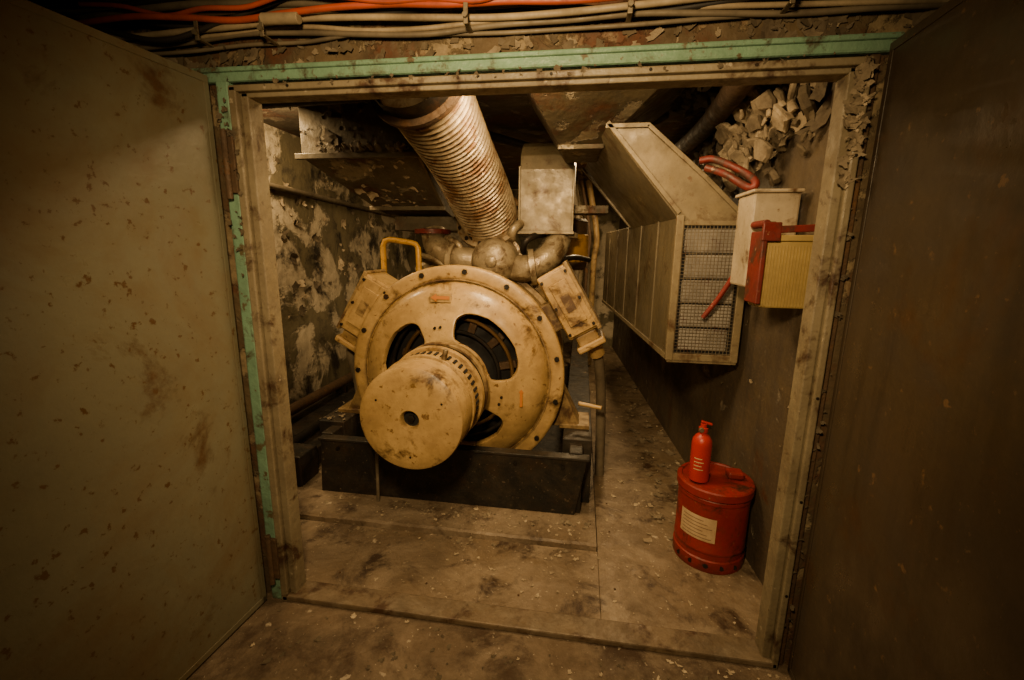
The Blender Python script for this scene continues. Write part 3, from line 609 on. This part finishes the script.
# floor debris
flakes('debris_front', lambda: ((random.uniform(-1.1, .8), random.uniform(1.56, 1.92), FZ+.003), (0, 0, 1)), 110, .002, .010, m_flake, .4, fl, .15)
flakes('debris_slab', lambda: ((random.uniform(-1.4, .12), random.uniform(1.96, 2.14), PZ+.001), (0, 0, 1)), 110, .002, .013, m_flake, .4, fl, .15)
flakes('debris_skid_foot', lambda: ((random.uniform(-1.4, .12), random.uniform(2.05, 2.14), PZ+.001), (0, 0, 1)), 110, .002, .016, m_flakeM, .5, fl, .15)
flakes('debris_step', lambda: ((random.uniform(-1.4, .15), random.uniform(1.88, 1.93), FZ+.001), (0, 0, 1)), 90, .002, .012, m_flakeM, .5, fl, .15)
flakes('debris_aisle', lambda: ((random.uniform(.16, .72), random.uniform(2., 5.0), FZ+.003), (0, 0, 1)), 170, .003, .018, m_flake, .4, fl, .15)
flakes('debris_aisle_dark', lambda: ((random.uniform(.45, .72), random.uniform(2., 5.0), FZ+.005), (0, 0, 1)), 180, .005, .03, m_flakeM, .5, fl, .2)
flakes('debris_left', lambda: ((random.uniform(-2.1, -1.5), random.uniform(1.95, 3.0), PZ+.001), (0, 0, 1)), 90, .008, .03, m_flakeD, .5, fl, .2)
flakes('debris_corridor_dark', lambda: ((random.uniform(-1.15, .7), random.uniform(.9, 1.42), .001), (0, 0, 1)), 140, .003, .013, m_flakeD, .4, floor, .15)
flakes('debris_corridor', lambda: ((random.uniform(-1.15, .7), random.uniform(1.0, 1.42), .001), (0, 0, 1)), 40, .002, .012, m_flake, .4, floor, .15)
flakes('debris_corridor_right', lambda: ((random.uniform(.3, .74), random.uniform(1.25, 1.42), .001), (0, 0, 1)), 35, .003, .016, m_flake, .4, floor, .15)
flakes('skid_debris', lambda: ((random.uniform(-1.5, -1.34), random.uniform(2.3, 2.8), .43), (0, 0, 1)), 30, .006, .02, m_flakeM, .5, gen, .2)

# ------------------------------------------------------------------ red can + extinguisher
CC = (.655, 2.02, FZ+.001); cg = G('oily_waste_can', CC)
KR = 1.03
lathe('can_body', [(r*KR, z) for r, z in [(.0, .0), (.150, 0), (.152, .005), (.152, .055), (.146, .06), (.146, .085), (.150, .09), (.151, .10), (.149, .105), (.149, .325), (.153, .33), (.153, .345), (.149, .35), (.149, .375), (0, .375)]], CC, m_red, cg, (0, 0, 1))
lathe('can_lid', [(r*KR, z) for r, z in [(.157, .355), (.160, .357), (.160, .388), (.155, .394), (.142, .396), (.138, .390), (.02, .398), (0, .398)]], CC, m_red, cg, (0, 0, 1))
def ang(t): return math.radians(t)
bolts('vent_holes', [(CC[0]+.1565*math.cos(ang(t)), CC[1]+.1565*math.sin(ang(t)), FZ+.034) for t in (-60, -84, -108, -132, -156)], (-.3, -1, 0), .012, .002, m_hole, cg)
def patch(nm, r, a0, a1, z0, z1, m, g, c):
    n = 16; vs = []; fs = []
    for i in range(n+1):
        t = ang(a0+(a1-a0)*i/n)
        for z in (z0, z1): vs.append((c[0]+r*math.cos(t), c[1]+r*math.sin(t), c[2]+z))
    for i in range(n): fs.append((2*i, 2*i+2, 2*i+3, 2*i+1))
    return pyd(nm, vs, fs, m, g, True)
patch('label', .1548, -160, -98, .15, .265, m_label, cg, CC)
for i in range(6): patch('label_line_%d' % i, .1551, -155, -104-(i % 3)*7, .162+i*.0165, .165+i*.0165, m_ink, cg, CC)
box('lid_handle', CC[0]+.05, CC[0]+.12, CC[1]-.02, CC[1]+.04, .415, .45, m_red, cg, .01)
cyl('hinge_bar', (CC[0]+.02, CC[1]+.145, .40), (CC[0]+.10, CC[1]+.125, .40), .012, m_red, cg)
EC = (.568, 1.975, .42); eg = G('fire_extinguisher', EC)
lathe('bottle', [(0, 0), (.036, 0), (.042, .004), (.043, .012), (.043, .175), (.040, .195), (.029, .212), (.016, .222), (.015, .232)], EC, m_red2, eg, (0, 0, 1), 48)
lathe('valve', [(.018, .228), (.02, .232), (.02, .25), (.013, .252), (.013, .268), (0, .27)], EC, m_red2, eg, (0, 0, 1), 24)
box('lever', EC[0]-.012, EC[0]+.035, EC[1]-.008, EC[1]+.008, EC[2]+.268, EC[2]+.276, m_red2, eg, .002, Matrix.Rotation(.25, 3, 'Y'))
box('handle', EC[0]-.01, EC[0]+.032, EC[1]-.007, EC[1]+.007, EC[2]+.246, EC[2]+.253, m_dark, eg, .002)
cyl('gauge', (EC[0]-.012, EC[1]-.022, EC[2]+.243), (EC[0]-.012, EC[1]-.01, EC[2]+.243), .011, m_clip, eg, 16)
for i in range(4): patch('bottle_text_%d' % i, .0434, -140, -85-(i % 2)*10, .062+i*.017, .067+i*.017, m_label, eg, EC)

# ------------------------------------------------------------------ lights
def spot(nm, loc, tgt, e, ang_, blend, size, col):
    l = bpy.data.lights.new(nm, 'SPOT'); l.energy = e; l.spot_size = math.radians(ang_); l.spot_blend = blend; l.shadow_soft_size = size; l.color = col
    o = bpy.data.objects.new(nm, l); S.collection.objects.link(o); o.location = loc
    o.rotation_euler = (Vector(tgt)-Vector(loc)).to_track_quat('-Z', 'Y').to_euler(); return o
def area(nm, loc, tgt, e, size, col):
    l = bpy.data.lights.new(nm, 'AREA'); l.energy = e; l.size = size; l.color = col
    o = bpy.data.objects.new(nm, l); S.collection.objects.link(o); o.location = loc
    o.rotation_euler = (Vector(tgt)-Vector(loc)).to_track_quat('-Z', 'Y').to_euler(); return o
W = (1, .69, .335)
spot('camera_spot', (-.20, .1, 1.95), (-.28, 2.4, .92), 178, 110, 1.0, .10, W)  # added spot near the camera; soft cone shaped to leave the edges dark
area('interior_lamp', (-.3, 1.85, 2.12), (-.35, 2.4, .6), 23, .35, W)
area('aisle_fill', (.25, 4.3, 2.2), (.2, 4.3, 0), 34, .3, W)  # unseen fill added to brighten the far aisle, no fitting modelled
area('left_bay_fill', (-1.9, 2.5, 2.2), (-2.15, 3.4, 1.1), 20, .25, W)  # fill light added out of view for the left wall and duct
area('right_bay_fill', (.25, 1.72, 2.14), (.8, 2.35, 1.9), 3.2, .15, W)  # small hidden fill added to lift the plaster at upper right
w = bpy.data.worlds.new('world'); S.world = w; w.use_nodes = True
w.node_tree.nodes['Background'].inputs[0].default_value = (.9, .7, .45, 1); w.node_tree.nodes['Background'].inputs[1].default_value = .016
